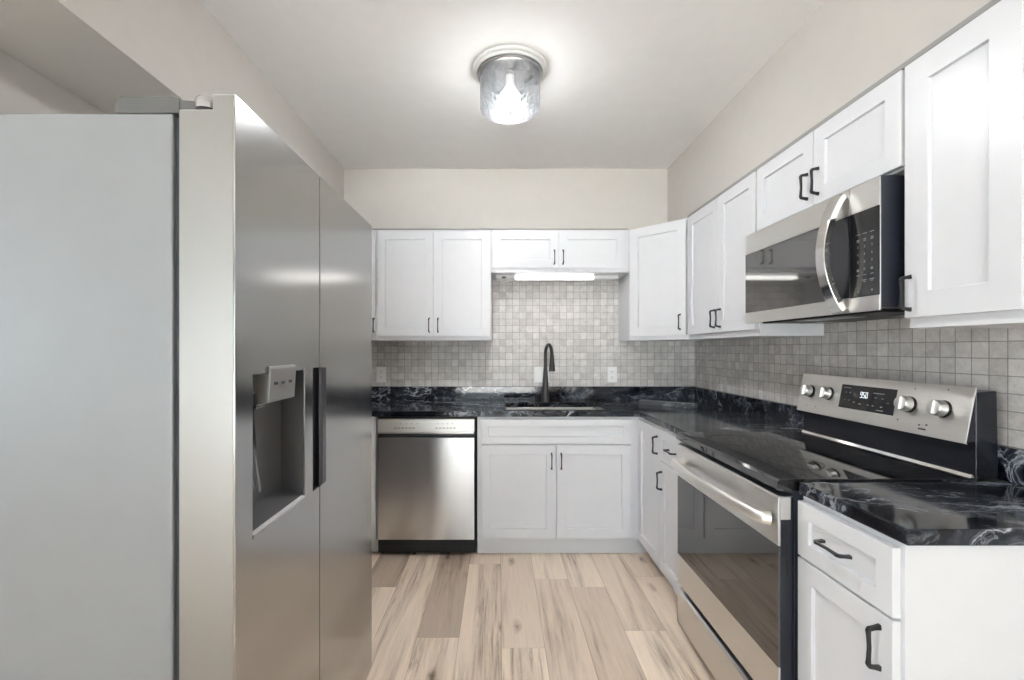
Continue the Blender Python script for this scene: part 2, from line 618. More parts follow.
# ------------------------------------------------------------------ room shell
# floor: one mesh, one face per plank
PW = 0.19
colend = {0: 1.978, -2: 2.05, 2: 2.485, -4: 2.485, 3: 2.10, -1: 2.75, 1: 1.35, -3: 1.65, 4: 2.6}
tones = {}
fl = bmesh.new()
uvl = fl.loops.layers.uv.new('UVMap')
tl = fl.faces.layers.float.new('tone')
sl = fl.faces.layers.float.new('seed')
forced = {(0, 'near'): 0.95, (-2, 'far'): 0.12, (-2, 'near'): 0.75, (-4, 'far'): 0.10, (-4, 'near'): 0.75, (2, 'near'): 0.42, (2, 'far'): 0.8,
          (3, 'near'): 0.95, (3, 'far'): 0.62, (-1, 'near'): 0.70, (0, 'far'): 0.55, (1, 'near'): 0.75, (1, 'far'): 0.58, (-3, 'far'): 0.72, (-1, 'far'): 0.5, (4, 'near'): 0.8}
for k in range(-24, 9):
    x0 = 0.01 + PW * k
    a, b_ = max(x0, XF), min(x0 + PW, XR)
    if b_ - a < 0.005:
        continue
    e = colend.get(k, random.uniform(1.4, 2.7))
    ys = [e + 1.22 * q for q in range(-8, 4)]
    ys = [YR] + [y for y in ys if YR + 0.02 < y < YB - 0.02] + [YB]
    for y0, y1 in zip(ys, ys[1:]):
        f = fl.faces.new([fl.verts.new(p) for p in ((a, y0, 0), (b_, y0, 0), (b_, y1, 0), (a, y1, 0))])
        t = random.uniform(0.45, 0.9)
        if abs(y1 - e) < 1e-6:
            t = forced.get((k, 'near'), t)
        if abs(y0 - e) < 1e-6:
            t = forced.get((k, 'far'), t)
        f[tl] = t
        f[sl] = random.random()
        for l in f.loops:
            l[uvl].uv = (l.vert.co.x - x0, l.vert.co.y - y0)
fm = bpy.data.meshes.new('floor')
fl.to_mesh(fm)
fl.free()
fm.materials.append(M['plank'])
floor = bpy.data.objects.new('floor', fm)
COL.objects.link(floor)
tag(floor, 'light oak plank flooring with grey knots running away down the kitchen', 'floor', None, 'structure')

T = 0.1
struct('ceiling', MB().box(XF - T, XR + T, YR - T, YB + T, ZC, ZC + T), M['ceiling'], 'flat off-white painted ceiling holding the round light', 'ceiling')
struct('wall_back', MB().box(XL - T, XR + T, YB, YB + T, 0, ZC), M['wall'], 'greige painted wall behind the sink run', 'wall')
struct('wall_right', MB().box(XR, XR + T, YR, YB, 0, ZC), M['wall'], 'greige painted wall behind the range', 'wall')
struct('wall_left', MB().box(XL - T, XL, YF, YB, 0, ZC), M['wall'], 'greige painted wall behind the refrigerator', 'wall')
struct('wall_front', MB().box(XF, XL - T, YF, YF + T, 0, ZC), M['wall'], 'greige painted wall of the living room beside the refrigerator', 'wall')
# wall behind the camera with a wide glazed opening
WX0, WX1, WZ0, WZ1 = -3.6, 1.0, 0.08, 2.15
xs, zs = [XF - T, WX0, WX1, XR + T], [0, WZ0, WZ1, ZC]
mbw = MB().relief(xs, zs, lambda i, j: None if (i == 1 and j == 1) else YR - T, YR)
struct('wall_rear', mbw, M['wall'], 'greige wall behind the camera round the patio window', 'wall')
xs = [WX0, WX0 + 0.06, -1.32, -1.27, WX1 - 0.06, WX1]
zs = [WZ0, WZ0 + 0.07, WZ1 - 0.07, WZ1]
win = struct('window_1', MB().relief(xs, zs, lambda i, j: None if (i in (1, 3) and j == 1) else YR - 0.075, YR - 0.025), M['white_plastic'],
             'white framed two-pane patio window behind the camera', 'window', 0.002)
for a, b_ in ((WX0 + 0.06, -1.32), (-1.27, WX1 - 0.06)):
    MB().box(a, b_, YR - 0.054, YR - 0.048, WZ0 + 0.07, WZ1 - 0.07).build('pane', M['pane'], win)


def turned(mb, x0):
    # a slab drawn facing -y at y = depth, set upright along y at x0 with its depth towards -x
    for v in mb.bm.verts:
        v.co = Vector((x0 - v.co.y, v.co.x, v.co.z))
    return mb


SY0_, SY1_ = -2.4, 0.6
struct('wall_far', turned(MB().relief([YR, SY0_, SY1_, YF + T], [0, WZ0 + 0.5, WZ1, ZC], lambda i, j: None if (i == 1 and j == 1) else 0.0, T), XF), M['wall'],
       'greige living room wall round the added side window', 'wall')
w2 = struct('window_added', turned(MB().relief([SY0_, SY0_ + 0.06, -0.93, -0.88, SY1_ - 0.06, SY1_], [WZ0 + 0.5, WZ0 + 0.57, WZ1 - 0.07, WZ1], lambda i, j: None if (i in (1, 3) and j == 1) else 0.03, 0.08), XF),
            M['white_plastic'], 'white framed two-pane side window added to light the right-hand cabinets', 'window', 0.002)  # unseen window, added to let side light reach the right-hand run
for a, b_ in ((SY0_ + 0.06, -0.93), (-0.88, SY1_ - 0.06)):
    MB().box(XF - 0.058, XF - 0.052, a, b_, WZ0 + 0.57, WZ1 - 0.07).build('pane', M['pane'], w2)
struct('ground', MB().box(-9, 6, -12, YR - T - 0.01, -0.16, -0.05), plain('patio_concrete', (0.42, 0.41, 0.39), 0.8), 'pale concrete patio outside the rear window', 'ground')

# soffits above the cabinets
struct('trim_1', MB().box(XL, -1.10, YF, YB, 2.168, ZC), M['wall'], 'boxed soffit along the wall above the refrigerator', 'soffit')
struct('trim_2', MB().box(-1.10, 1.195, 3.23, YB, 2.14, ZC), M['wall'], 'boxed soffit above the sink wall cabinets', 'soffit')
struct('trim_3', MB().box(1.195, XR, YR, YB, 2.14, ZC), M['wall'], 'boxed soffit above the range wall cabinets', 'soffit')
struct('trim_4', MB().box(1.186, 1.1995, YR, 2.86, 2.1245, 2.1395), M['trim'], 'thin grey strip under the range wall soffit', 'moulding')  # plain grey strip between cabinet tops and soffit
struct('trim_5', MB().box(XL, 0.90, 3.168, 3.23, 2.1305, 2.1395), M['trim'], 'thin grey strip under the sink wall soffit', 'moulding')
# tile
struct('trim_6', MB().box(XL, XR, YB - 0.008, YB, CT1, 1.86), M['tile_b'], 'square grey stone mosaic backsplash behind the sink', 'backsplash')
struct('trim_7', MB().box(XR - 0.008, XR, 0.95, YB - 0.008, CT1, 1.45), M['tile_r'], 'square grey stone mosaic backsplash behind the range', 'backsplash')


# ------------------------------------------------------------------ cabinet parts
def pull(parent, x, z, y=-0.02, horizontal=False, L=0.094):
    """black bar pull: a slightly waisted square bar on two flared feet"""
    h = L / 2
    path = [(-h, 0.0), (-h * 0.955, -0.013), (-h * 0.90, -0.0255), (-h * 0.80, -0.0275), (-h * 0.55, -0.0265), (0, -0.0250),
            (h * 0.55, -0.0265), (h * 0.80, -0.0275), (h * 0.90, -0.0255), (h * 0.955, -0.013), (h, 0.0)]
    hw = [0.0062, 0.0048, 0.0046, 0.0044, 0.0036, 0.0033, 0.0036, 0.0044, 0.0046, 0.0048, 0.0062]
    hh = [0.0042, 0.0034, 0.0040, 0.0038, 0.0033, 0.0031, 0.0033, 0.0038, 0.0040, 0.0034, 0.0042]
    if horizontal:
        pts = [(x + s, y + d, z) for s, d in path]
        mb = MB().bar(pts, hw, hh, up=(0, 0, 1))
    else:
        pts = [(x, y + d, z + s) for s, d in path]
        mb = MB().bar(pts, hw, hh, up=(1, 0, 0))
    return mb.build('pull_handle', M['black_metal'], parent, 0.0006, smooth=False)


def shaker(parent, x0, x1, z0, z1, name='door', y=-0.02, rail=0.058, t=0.0195, rec=0.011):
    s = 0.006   # sloped lip of the recess
    mb = MB()
    xs = [x0, x0 + rail, x1 - rail, x1]
    zs = [z0, z0 + rail, z1 - rail, z1]
    mb.relief(xs, zs, lambda i, j: y + rec if (i == 1 and j == 1) else y, y + t)
    return mb.build(name, M['white'], parent, 0.0016, smooth=False)


# ---- uppers on the back wall: local x to the right, y into the wall
def upper_box(root, W, D, z0, z1, lip=0.0):
    return MB().box(0.0005, W - 0.0005, 0, D - 0.002, z0, z1).build('body', M['white'], root, 0.001)


DEP = YB - 0.008 - UF   # depth of an upper box to the tile
c = thing('wall_cabinet', 'white wall cabinet partly hidden behind the refrigerator door edge', 'cabinet', (XL + 0.002, UF, 0), 0, 'white shaker wall cabinets')
Wd = -0.853 - XL - 0.002
upper_box(c, Wd, DEP, UZ0, UZ1)
d = shaker(c, 0.02, Wd - 0.006, UZ0 + 0.03, UZ1 - 0.012)
pull(d, Wd - 0.013, UZ0 + 0.105)

c = thing('wall_cabinet', 'tall white two-door wall cabinet above the dishwasher', 'cabinet', (-0.852, UF, 0), 0, 'white shaker wall cabinets')
Wd = 0.797
upper_box(c, Wd, DEP, UZ0, UZ1)
for a, b_, hx in ((0.006, Wd / 2 - 0.0015, Wd / 2 - 0.03), (Wd / 2 + 0.0015, Wd - 0.008, Wd / 2 + 0.032)):
    d = shaker(c, a, b_, UZ0 + 0.03, UZ1 - 0.012)
    pull(d, hx, UZ0 + 0.105)

c = thing('wall_cabinet', 'short white two-door wall cabinet over the sink with a lit tube beneath', 'cabinet', (-0.0545, UF, 0), 0, 'white shaker wall cabinets')
Wd = 0.9635
MB().relief([0.0005, 0.016, Wd - 0.016, Wd - 0.0005], [1.832, 1.8325, 1.85, UZ1], lambda i, j: 0.0, DEP - 0.002).build('body', M['white'], c, 0.001)
for a, b_, hx in ((0.008, 0.4655, 0.4655 - 0.028), (0.4695, Wd - 0.036, 0.4695 + 0.028)):
    d = shaker(c, a, b_, 1.862, UZ1 - 0.012)
    pull(d, hx, 1.862 + 0.075)

# ---- diagonal corner cabinet
RC = Vector((1.05, 3.025))
ang = -PI / 4
c = thing('corner_wall_cabinet', 'white wall cabinet with one door set diagonally across the corner', 'cabinet', (RC.x, RC.y, 0), ang)
poly = [(0.9105, YB - 0.009), (0.9105, UF), (UX, 2.8755), (XR - 0.009, 2.8755), (XR - 0.009, YB - 0.009)]
ca, sa = math.cos(-ang), math.sin(-ang)
lp = [((x - RC.x) * ca - (y - RC.y) * sa, (x - RC.x) * sa + (y - RC.y) * ca) for x, y in poly]
MB().prism(lp, 2, UZ0, UZ1).build('body', M['white'], c, 0.001)
d = shaker(c, -0.186, 0.199, UZ0 + 0.03, UZ1 - 0.012)
pull(d, 0.165, UZ0 + 0.112)

# ---- uppers on the right wall: local x towards the camera, y into the wall
RD = XR - 0.008 - UX
ROT = -PI / 2
c = thing('wall_cabinet', 'tall white two-door wall cabinet between the corner and the microwave', 'cabinet', (UX, 2.875, 0), ROT, 'white shaker wall cabinets')
Wd = 2.875 - RY1 - 0.001
upper_box(c, Wd, RD, UZ0, UZ1)
mid = 2.875 - 2.455
for a, b_, hx in ((0.028, mid - 0.0015, mid - 0.032), (mid + 0.0015, Wd - 0.006, mid + 0.032)):
    d = shaker(c, a, b_, UZ0 + 0.03, UZ1 - 0.010)
    pull(d, hx, UZ0 + 0.105)

c = thing('wall_cabinet', 'short white two-door wall cabinet directly above the microwave', 'cabinet', (UX, RY1, 0), ROT, 'white shaker wall cabinets')
Wd = RY1 - RY0
upper_box(c, Wd, RD, 1.832, UZ1)
for a, b_, hx in ((0.006, Wd / 2 - 0.0015, Wd / 2 - 0.030), (Wd / 2 + 0.0015, Wd - 0.006, Wd / 2 + 0.030)):
    d = shaker(c, a, b_, 1.838, UZ1 - 0.010)
    pull(d, hx, 1.838 + 0.082)

c = thing('wall_cabinet', 'tall white single-door wall cabinet between the microwave and the open end', 'cabinet', (UX, RY0 - 0.001, 0), ROT, 'white shaker wall cabinets')
Wd = RY0 - 1.015
upper_box(c, Wd, RD, UZ0, UZ1)
d = shaker(c, 0.004, Wd - 0.012, UZ0 + 0.03, UZ1 - 0.010, rail=0.072)
pull(d, 0.024, UZ0 + 0.10)

# ------------------------------------------------------------------ base cabinets
BD = YB - 0.01 - BF
TK = 0.10


def base_box(root, W, D, toe=0.06, z1=CT0 - 0.001):
    MB().prism([(0, TK), (0, z1), (D, z1), (D, 0.001), (toe, 0.001), (toe, TK)], 0, 0.0005, W - 0.0005).build('body', M['white'], root, 0.001)


c = thing('base_cabinet', 'white base cabinet strip between the refrigerator and the dishwasher', 'cabinet', (XL + 0.002, BF, 0), 0, 'white shaker base cabinets')
Wd = -0.772 - XL - 0.002
base_box(c, Wd, BD, 0.055)
shaker(c, 0.04, Wd - 0.045, 0.115, 0.862)

c = thing('base_cabinet', 'white two-door sink base cabinet with a false drawer front', 'cabinet', (-0.137, BF, 0), 0, 'white shaker base cabinets')
Wd = BX - 0.001 + 0.137
# open-topped shell so that the bowl hangs inside it
mb = MB()
mb.slab([0.0005, 0.018, Wd - 0.018, Wd - 0.0005], [0, 0.018, BD - 0.012, BD], lambda i, j: not (i == 1 and j == 1), TK, CT0 - 0.001)
mb.build('body', M['white'], c, 0.001)
MB().box(0.0005, Wd + 0.055, 0.035, 0.05, 0.001, TK - 0.0005).build('toe_kick', M['white'], c, 0.001)
x0, x1 = 0.026, 0.962
shaker(c, x0, x1, 0.708, 0.862, 'false_drawer_front', rail=0.045)
md = (x0 + x1) / 2
for a, b_, hx in ((x0, md - 0.0035, md - 0.03), (md + 0.0035, x1, md + 0.03)):
    d = shaker(c, a, b_, 0.118, 0.700)
    pull(d, hx, 0.60)

# right run
c = thing('base_cabinet', 'white tall-door base cabinet in the inner corner by the sink base', 'cabinet', (BX, 2.858, 0), ROT, 'white shaker base cabinets')
Wd = 2.858 - 2.455
BDR = XR - 0.01 - BX
base_box(c, Wd, BDR, 0.06)
d = shaker(c, 0.022, Wd - 0.002, 0.115, 0.862)
pull(d, Wd - 0.032, 0.775)

c = thing('base_cabinet', 'white drawer-over-door base cabinet on the far side of the range', 'cabinet', (BX, 2.454, 0), ROT, 'white shaker base cabinets')
Wd = 2.454 - RY1 - 0.004
base_box(c, Wd, BDR, 0.05)
dr = shaker(c, 0.003, Wd - 0.006, 0.706, 0.862, 'drawer', rail=0.042)
pull(dr, Wd / 2, 0.785, horizontal=True)
d = shaker(c, 0.003, Wd - 0.006, 0.115, 0.698)
pull(d, 0.036, 0.60)

c = thing('base_cabinet', 'white drawer-over-door base cabinet at the open end before the range', 'cabinet', (BX, RY0 - 0.004, 0), ROT, 'white shaker base cabinets')
Wd = RY0 - 0.004 - 0.992
base_box(c, Wd, BDR, 0.05)
dr = shaker(c, 0.006, Wd - 0.010, 0.706, 0.862, 'drawer', rail=0.045)
pull(dr, Wd / 2 - 0.008, 0.788, horizontal=True)
d = shaker(c, 0.006, Wd - 0.010, 0.115, 0.700)
pull(d, Wd - 0.042, 0.622)

# ------------------------------------------------------------------ worktops
CX = 0.872      # front edge on the right run
CY = 2.83       # front edge on the back run
SX0, SX1, SY0, SY1 = 0.045, 0.675, 2.902, 3.30
ct = thing('countertop', 'black marble L-shaped worktop around the sink and corner', 'countertop', (0, CY, CT1))


def off(o, p):
    """the mesh was drawn in world coordinates: set it back by its root's place"""
    o.data.transform(Matrix.Translation(-Vector(p)))
    return o


xs = [XL + 0.002, SX0, SX1, CX, XR - 0.009]
ys = [RY1 + 0.004, CY, SY0, SY1, YB - 0.009]
o = MB().slab(xs, ys, lambda i, j: (j >= 1 or i == 3) and not (i == 1 and j == 2), CT0, CT1).build('slab', M['marble'], ct, 0.005, seg=3)
off(o, (0, CY, CT1))
o = MB().box(XL + 0.002, XR - 0.009, YB - 0.029, YB - 0.009, CT1 + 0.0005, 1.014).build('upstand', M['marble'], ct, 0.002)
off(o, (0, CY, CT1))
o = MB().box(XR - 0.029, XR - 0.009, RY1 + 0.004, YB - 0.0295, CT1 + 0.0005, 1.014).build('upstand', M['marble'], ct, 0.002)
off(o, (0, CY, CT1))
c2 = thing('countertop', 'short black marble worktop on the open-end cabinet', 'countertop', (1.18, 1.15, CT1))
o = MB().box(CX, XR - 0.009, 0.972, RY0 - 0.004, CT0, CT1).build('slab', M['marble'], c2, 0.005, seg=3)
off(o, (1.18, 1.15, CT1))
o = MB().box(XR - 0.029, XR - 0.009, 0.972, RY0 + 0.02, CT1 + 0.0005, 1.014).build('upstand', M['marble'], c2, 0.002)
off(o, (1.18, 1.15, CT1))

# offcut lying in the corner
oc = MB().box(-0.18, 0.19, -0.035, 0.035, 0.001, 0.027).build('stone_offcut', M['offcut_marble'], None, 0.0015)
oc.location = (1.14, 3.10, CT1)
oc.rotation_euler = (0, 0, math.radians(-38))
tag(oc, 'narrow black marble offcut lying on the worktop in the corner', 'stone strip')

# ------------------------------------------------------------------ sink and faucet
sk = thing('sink', 'undermount stainless sink bowl set into the black worktop', 'sink', (0, 0, 0))
tmp = MB()
xs = [SX0 - 0.02, SX0 - 0.004, SX1 + 0.004, SX1 + 0.02]
ys = [SY0 - 0.02, SY0 - 0.004, SY1 + 0.004, SY1 + 0.02]
mm = MB()
mm.relief(xs, ys, lambda i, j: 0.2 if (i == 1 and j == 1) else 0.0, 0.204)
for v in mm.bm.verts:
    v.co = Vector((v.co.x, v.co.z, CT0 - 0.001 - v.co.y))
mm.build('bowl', M['sink_steel'], sk, 0.012, seg=4)
MB().lathe([(0, 0.004), (0.03, 0.004), (0.034, 0.006), (0.045, 0.006), (0.045, 0.0005), (0, 0.0005)], ((SX0 + SX1) / 2, 3.1, CT0 - 0.2), 32).build('drain', M['chrome'], sk)

fx, fy = 0.345, 3.385
fc = thing('faucet', 'dark bronze gooseneck pull-down faucet standing behind the sink', 'faucet', (fx, fy, CT1))
MB().lathe([(0, 0.001), (0.034, 0.001), (0.034, 0.006), (0.031, 0.012), (0.028, 0.05), (0.024, 0.10), (0.018, 0.19), (0.0135, 0.25), (0.0125, 0.265), (0, 0.265)], n=32).build('base', M['bronze'], fc)
dirx = Vector((0.20, -0.98, 0)).normalized()
R = 0.078
pts, rad = [], []
for i in range(0, 4):
    pts.append((0, 0, 0.255 + 0.028 * i))
    rad.append(0.0125)
for i in range(1, 19):
    a = PI * i / 18
    q = dirx * (R - R * math.cos(a))
    pts.append((q.x, q.y, 0.339 + R * math.sin(a)))
    rad.append(0.0125)
MB().tube(pts, rad, 18, up=(dirx.y, -dirx.x, 0)).build('spout', M['bronze'], fc)
q = dirx * 2 * R
MB().lathe([(0, 0.0), (0.022, 0.0), (0.0225, 0.004), (0.0205, 0.03), (0.0155, 0.085), (0.0138, 0.116), (0, 0.116)], (q.x, q.y, 0.228), 28).build('spray_head', M['bronze'], fc)
lv = MB().tube([(0.018, 0, 0.082), (0.045, -0.004, 0.083), (0.070, -0.010, 0.084)], [0.017, 0.017, 0.015], 16).build('lever_hub', M['bronze'], fc)
MB().tube([(0.062, -0.012, 0.084), (0.074, -0.040, 0.088), (0.082, -0.075, 0.092)], [0.0085, 0.0075, 0.0062], 14).build('lever', M['bronze'], lv)


# ------------------------------------------------------------------ outlets and switch
def plate(name, label, x, gang, kind):
    wv_ = 0.074 if gang == 1 else 0.118
    p = thing(name, label, kind, (x, YB - 0.008, 1.105))
    MB().box(-wv_ / 2, wv_ / 2, -0.006, -0.0003, -0.06, 0.06).build('cover_plate', M['white_plastic'], p, 0.003)
    for g in range(gang):
        gx = 0 if gang == 1 else (-0.023 + 0.046 * g)
        if kind == 'outlet':
            for s in (-1, 1):
                f = MB().box(gx - 0.016, gx + 0.016, -0.009, -0.0055, s * 0.021 - 0.0145, s * 0.021 + 0.0145).build('socket', M['white_plastic'], p, 0.003)
                MB().box(gx - 0.0075, gx - 0.005, -0.0096, -0.0088, s * 0.021 - 0.003, s * 0.021 + 0.007).build('slot', M['slot'], f)
                MB().box(gx + 0.005, gx + 0.0075, -0.0096, -0.0088, s * 0.021 - 0.003, s * 0.021 + 0.007).build('slot', M['slot'], f)
                MB().lathe([(0, -0.0004), (0.0022, -0.0004), (0.0022, 0.0004), (0, 0.0004)], (gx, -0.0092, s * 0.021 - 0.009), 10, Matrix.Rotation(PI / 2, 3, 'X')).build('slot', M['slot'], f)
        else:
            MB().prism([(-0.0058, -0.033), (-0.011, -0.033), (-0.007, 0.033), (-0.0058, 0.033)], 0, gx - 0.0165, gx + 0.0165).build('rocker', M['white_plastic'], p, 0.0015)


plate('wall_outlet', 'white double socket on the tile above the dishwasher', -0.897, 1, 'outlet')
plate('wall_switch', 'white two-gang rocker switch plate behind the faucet', 0.326, 2, 'switch')
plate('wall_outlet', 'white double socket on the tile between faucet and corner', 0.862, 1, 'outlet')

# ------------------------------------------------------------------ tube light below the short cabinet
uc = thing('under_cabinet_light', 'white fluorescent strip light glowing under the short cabinet over the sink', 'light', (0.42, 3.33, 1.8315))
MB().box(-0.44, 0.44, -0.055, 0.055, -0.026, -0.0005).build('housing', M['white_plastic'], uc, 0.004)
MB().box(-0.302, 0.262, -0.062, -0.015, -0.029, -0.004).build('diffuser', M['tube'], uc, 0.006)
for s in (-0.312, 0.272):
    MB().box(s - 0.009, s + 0.009, -0.0625, -0.0145, -0.0295, -0.003).build('end_cap', M['white_plastic'], uc, 0.003)
MB().box(-0.40, -0.37, -0.058, -0.05, -0.022, -0.010).build('rocker_switch', M['slot'], uc, 0.002)
MB().tube([(-0.42, -0.02, -0.025), (-0.40, -0.03, -0.046), (-0.36, -0.03, -0.043), (-0.33, -0.02, -0.025)], 0.0035, 10).build('cord', M['white_plastic'], uc)

# ------------------------------------------------------------------ ceiling light
LX, LY = 0.05, 2.085
cl = thing('ceiling_light', 'round flush ceiling light with a rippled clear glass drum', 'light', (LX, LY, ZC))
MB().lathe([(0.172, -0.0005), (0.172, -0.009), (0.167, -0.014), (0.160, -0.014), (0.157, -0.022), (0.153, -0.025), (0.1495, -0.022), (0.149, -0.0005)], n=72, closed=True).build('medallion', M['medallion'], cl)
MB().lathe([(0.0, -0.001), (0.146, -0.001), (0.148, -0.004), (0.148, -0.034), (0.145, -0.038), (0.139, -0.038), (0.139, -0.030), (0.0, -0.030)], n=72).build('band', M['nickel'], cl)
gl = [(0.137, -0.031), (0.137, -0.175), (0.133, -0.186), (0.122, -0.192), (0.0, -0.193)]
MB().lathe(gl, n=72).build('glass_shade', M['shade'], cl)
MB().lathe([(0, -0.192), (0.009, -0.194), (0.010, -0.200), (0.006, -0.207), (0, -0.209)], n=20).build('finial', M['nickel'], cl)
bl = MB().lathe([(0.046, -0.126), (0.0445, -0.1315), (0.038, -0.137), (0.026, -0.1415), (0.012, -0.1435), (0, -0.144)], n=40).build('bulb', M['bulb'], cl)
MB().lathe([(0, -0.0305), (0.020, -0.0305), (0.022, -0.075), (0.046, -0.116), (0.0475, -0.1265), (0, -0.1265)], n=40).build('bulb_base', M['white_plastic'], bl)

# ------------------------------------------------------------------ dishwasher
dw = thing('dishwasher', 'stainless dishwasher under the worktop beside the sink base', 'dishwasher', (-0.765, BF, 0))
Wd = 0.62
MB().box(0.004, Wd - 0.004, 0.006, BD - 0.02, 0.02, CT0 - 0.008).build('tub', M['rubber'], dw)
dd = MB().box(0.008, Wd - 0.008, -0.028, 0.005, 0.112, 0.748).build('door', M['steel_dw'], dw, 0.003)
hp = MB().prism([(-0.022, 0.752), (-0.004, 0.757), (-0.004, 0.772), (-0.024, 0.780), (0.004, 0.780), (0.004, 0.752)], 0, 0.010, Wd - 0.010).build('pocket_handle', M['disp_grey'], dw, 0.001)
MB().box(0.012, Wd - 0.012, -0.030, -0.021, 0.774, 0.782).build('grip_lip', M['steel_h'], hp, 0.002)
cp = MB().box(0.008, Wd - 0.008, -0.027, 0.005, 0.783, 0.862).build('control_panel', M['steel_p'], dw, 0.003)
mk = MB()
for i in range(6):
    mk.box(0.115 + 0.022 * i, 0.129 + 0.022 * i, -0.0278, -0.0268, 0.806, 0.810)
    mk.box(0.37 + 0.022 * i, 0.384 + 0.022 * i, -0.0278, -0.0268, 0.806, 0.810)
for i in range(4):
    mk.box(0.15 + 0.034 * i, 0.158 + 0.034 * i, -0.0278, -0.0268, 0.834, 0.836)
    mk.box(0.38 + 0.03 * i, 0.388 + 0.03 * i, -0.0278, -0.0268, 0.834, 0.836)
tag(mk.build('key_print', M['mark_dark'], cp), None, None, None, 'stuff')
MB().box(0.006, Wd - 0.006, 0.030, 0.045, 0.012, 0.104).build('toe_kick', M['rubber'], dw, 0.002)

# ------------------------------------------------------------------ refrigerator: local x away from the camera, y into the left wall
FX = -0.493
fr = thing('refrigerator', 'stainless side-by-side refrigerator with a water dispenser in its freezer door', 'refrigerator', (FX, 0.85, 0), PI / 2)
FW, FH = 0.915, 1.777
MB().box(0.002, FW - 0.002, 0.118, 0.86, 0.03, 1.742).build('body', M['fridge_side'], fr, 0.004)
MB().box(0.010, FW - 0.010, 0.104, 0.1185, 0.06, 1.735).build('gasket', M['fridge_dark'], fr)
SP = 0.403
# freezer door with dispenser bay and finger pocket
xs = [0.0, 0.062, 0.306, 0.356, SP - 0.0025]
zs = [0.07, 0.9235, 0.925, 1.2485, 1.25, FH]


def dep(i, j):
    if i == 1 and j in (1, 2):
        return 0.062
    if i == 3 and j in (1, 2, 3):
        return 0.030
    return 0.0


fz = MB().relief(xs, zs, dep, 0.104).build('freezer_door', M['steel_v'], fr, 0, smooth=False)
cut = MB().box(-0.01, 0.06, 0.042, 0.12, 1.748, 1.8).build('cutter', M['steel_v'])
bo = fz.modifiers.new('cut', 'BOOLEAN')
bo.operation = 'DIFFERENCE'
bo.object = cut
bpy.context.view_layer.update()
cut.parent = fr
bpy.context.view_layer.update()
nm = bpy.data.meshes.new_from_object(fz.evaluated_get(bpy.context.evaluated_depsgraph_get()))
fz.modifiers.clear()
fz.data = nm
bpy.data.objects.remove(cut)
bv = fz.modifiers.new('bevel', 'BEVEL')
MB().prism([(0.0035, 0.074), (0.1035, 0.074), (0.1035, 1.7455), (0.0395, 1.7455), (0.0395, FH - 0.0035), (0.0035, FH - 0.0035)], 0, -0.0008, -0.0001).build('door_edge', M['steel_edge'], fz)
bv.width, bv.segments, bv.limit_method, bv.angle_limit = 0.003, 2, 'ANGLE', math.radians(40)
xs = [SP + 0.0025, SP + 0.012, SP + 0.037, FW]
rd = MB().relief(xs, zs, lambda i, j: 0.030 if (i == 0 and j in (1, 2, 3)) else 0.0, 0.104).build('refrigerator_door', M['steel_v'], fr, 0.003, smooth=False)
# recessed grips
MB().box(0.357, SP - 0.003, 0.028, 0.0295, 0.925, 1.249).build('grip_liner', M['fridge_dark'], fz)
MB().prism([(SP + 0.0122, 0.024), (SP + 0.004, 0.004), (SP + 0.010, -0.004), (SP + 0.036, -0.0035), (SP + 0.036, -0.0005), (SP + 0.0122, -0.0005)], 2, 0.925, 1.249).build('grip', M['grip'], rd, 0.001)
# dispenser bay
tb = MB()
tb.box(0.063, 0.3055, 0.060, 0.0616, 0.925, 1.248)
tb.box(0.063, 0.0645, 0.003, 0.060, 0.925, 1.248)
tb.box(0.3035, 0.3052, 0.003, 0.060, 0.925, 1.248)
tb.box(0.0645, 0.3035, 0.003, 0.060, 1.2465, 1.248)
tag(tb.build('dispenser_bay', M['disp_grey'], fz), 'dark grey liner of the dispenser bay')
MB().prism([(0.003, 0.9255), (0.060, 0.9255), (0.060, 0.952), (0.004, 0.931)], 0, 0.065, 0.303).build('drip_tray', M['disp_grey'], fz, 0.001)
MB().prism([(-0.004, 1.263), (-0.007, 1.258), (-0.003, 1.186), (0.012, 1.182), (0.058, 1.182), (0.058, 1.2462), (-0.0006, 1.2462), (-0.0006, 1.263)], 0, 0.120, 0.242).build('dispenser_panel', M['disp_panel'], fz, 0.002)
for k in range(3):
    MB().prism([(-0.0062, 1.222), (-0.0068, 1.228), (-0.004, 1.228), (-0.004, 1.222)], 0, 0.138 + 0.034 * k, 0.152 + 0.034 * k).build('dispenser_key', M['mark_dark'], fz)
MB().tube([(0.105, 0.03, 1.205), (0.105, 0.028, 1.182), (0.105, 0.026, 1.170)], [0.012, 0.011, 0.007], 16).build('nozzle', M['rubber'], fz)
MB().box(0.098, 0.130, 0.012, 0.050, 1.176, 1.1815).build('nozzle_bracket', M['chrome'], fz, 0.001)
MB().bar([(0.115, 0.035, 1.168), (0.118, 0.030, 1.08), (0.121, 0.018, 0.995)], [0.012, 0.012, 0.010], 0.0018, up=(0, -1, 0)).build('paddle', M['paddle'], fz, 0.0008)
MB().prism([(-0.0008, 0.9180), (-0.0012, 0.9260), (0.0045, 0.9320), (0.006, 0.9262), (-0.0002, 0.9262), (-0.0002, 0.9180)], 0, 0.062, 0.3055).build('bay_lip', M['nickel'], fz)
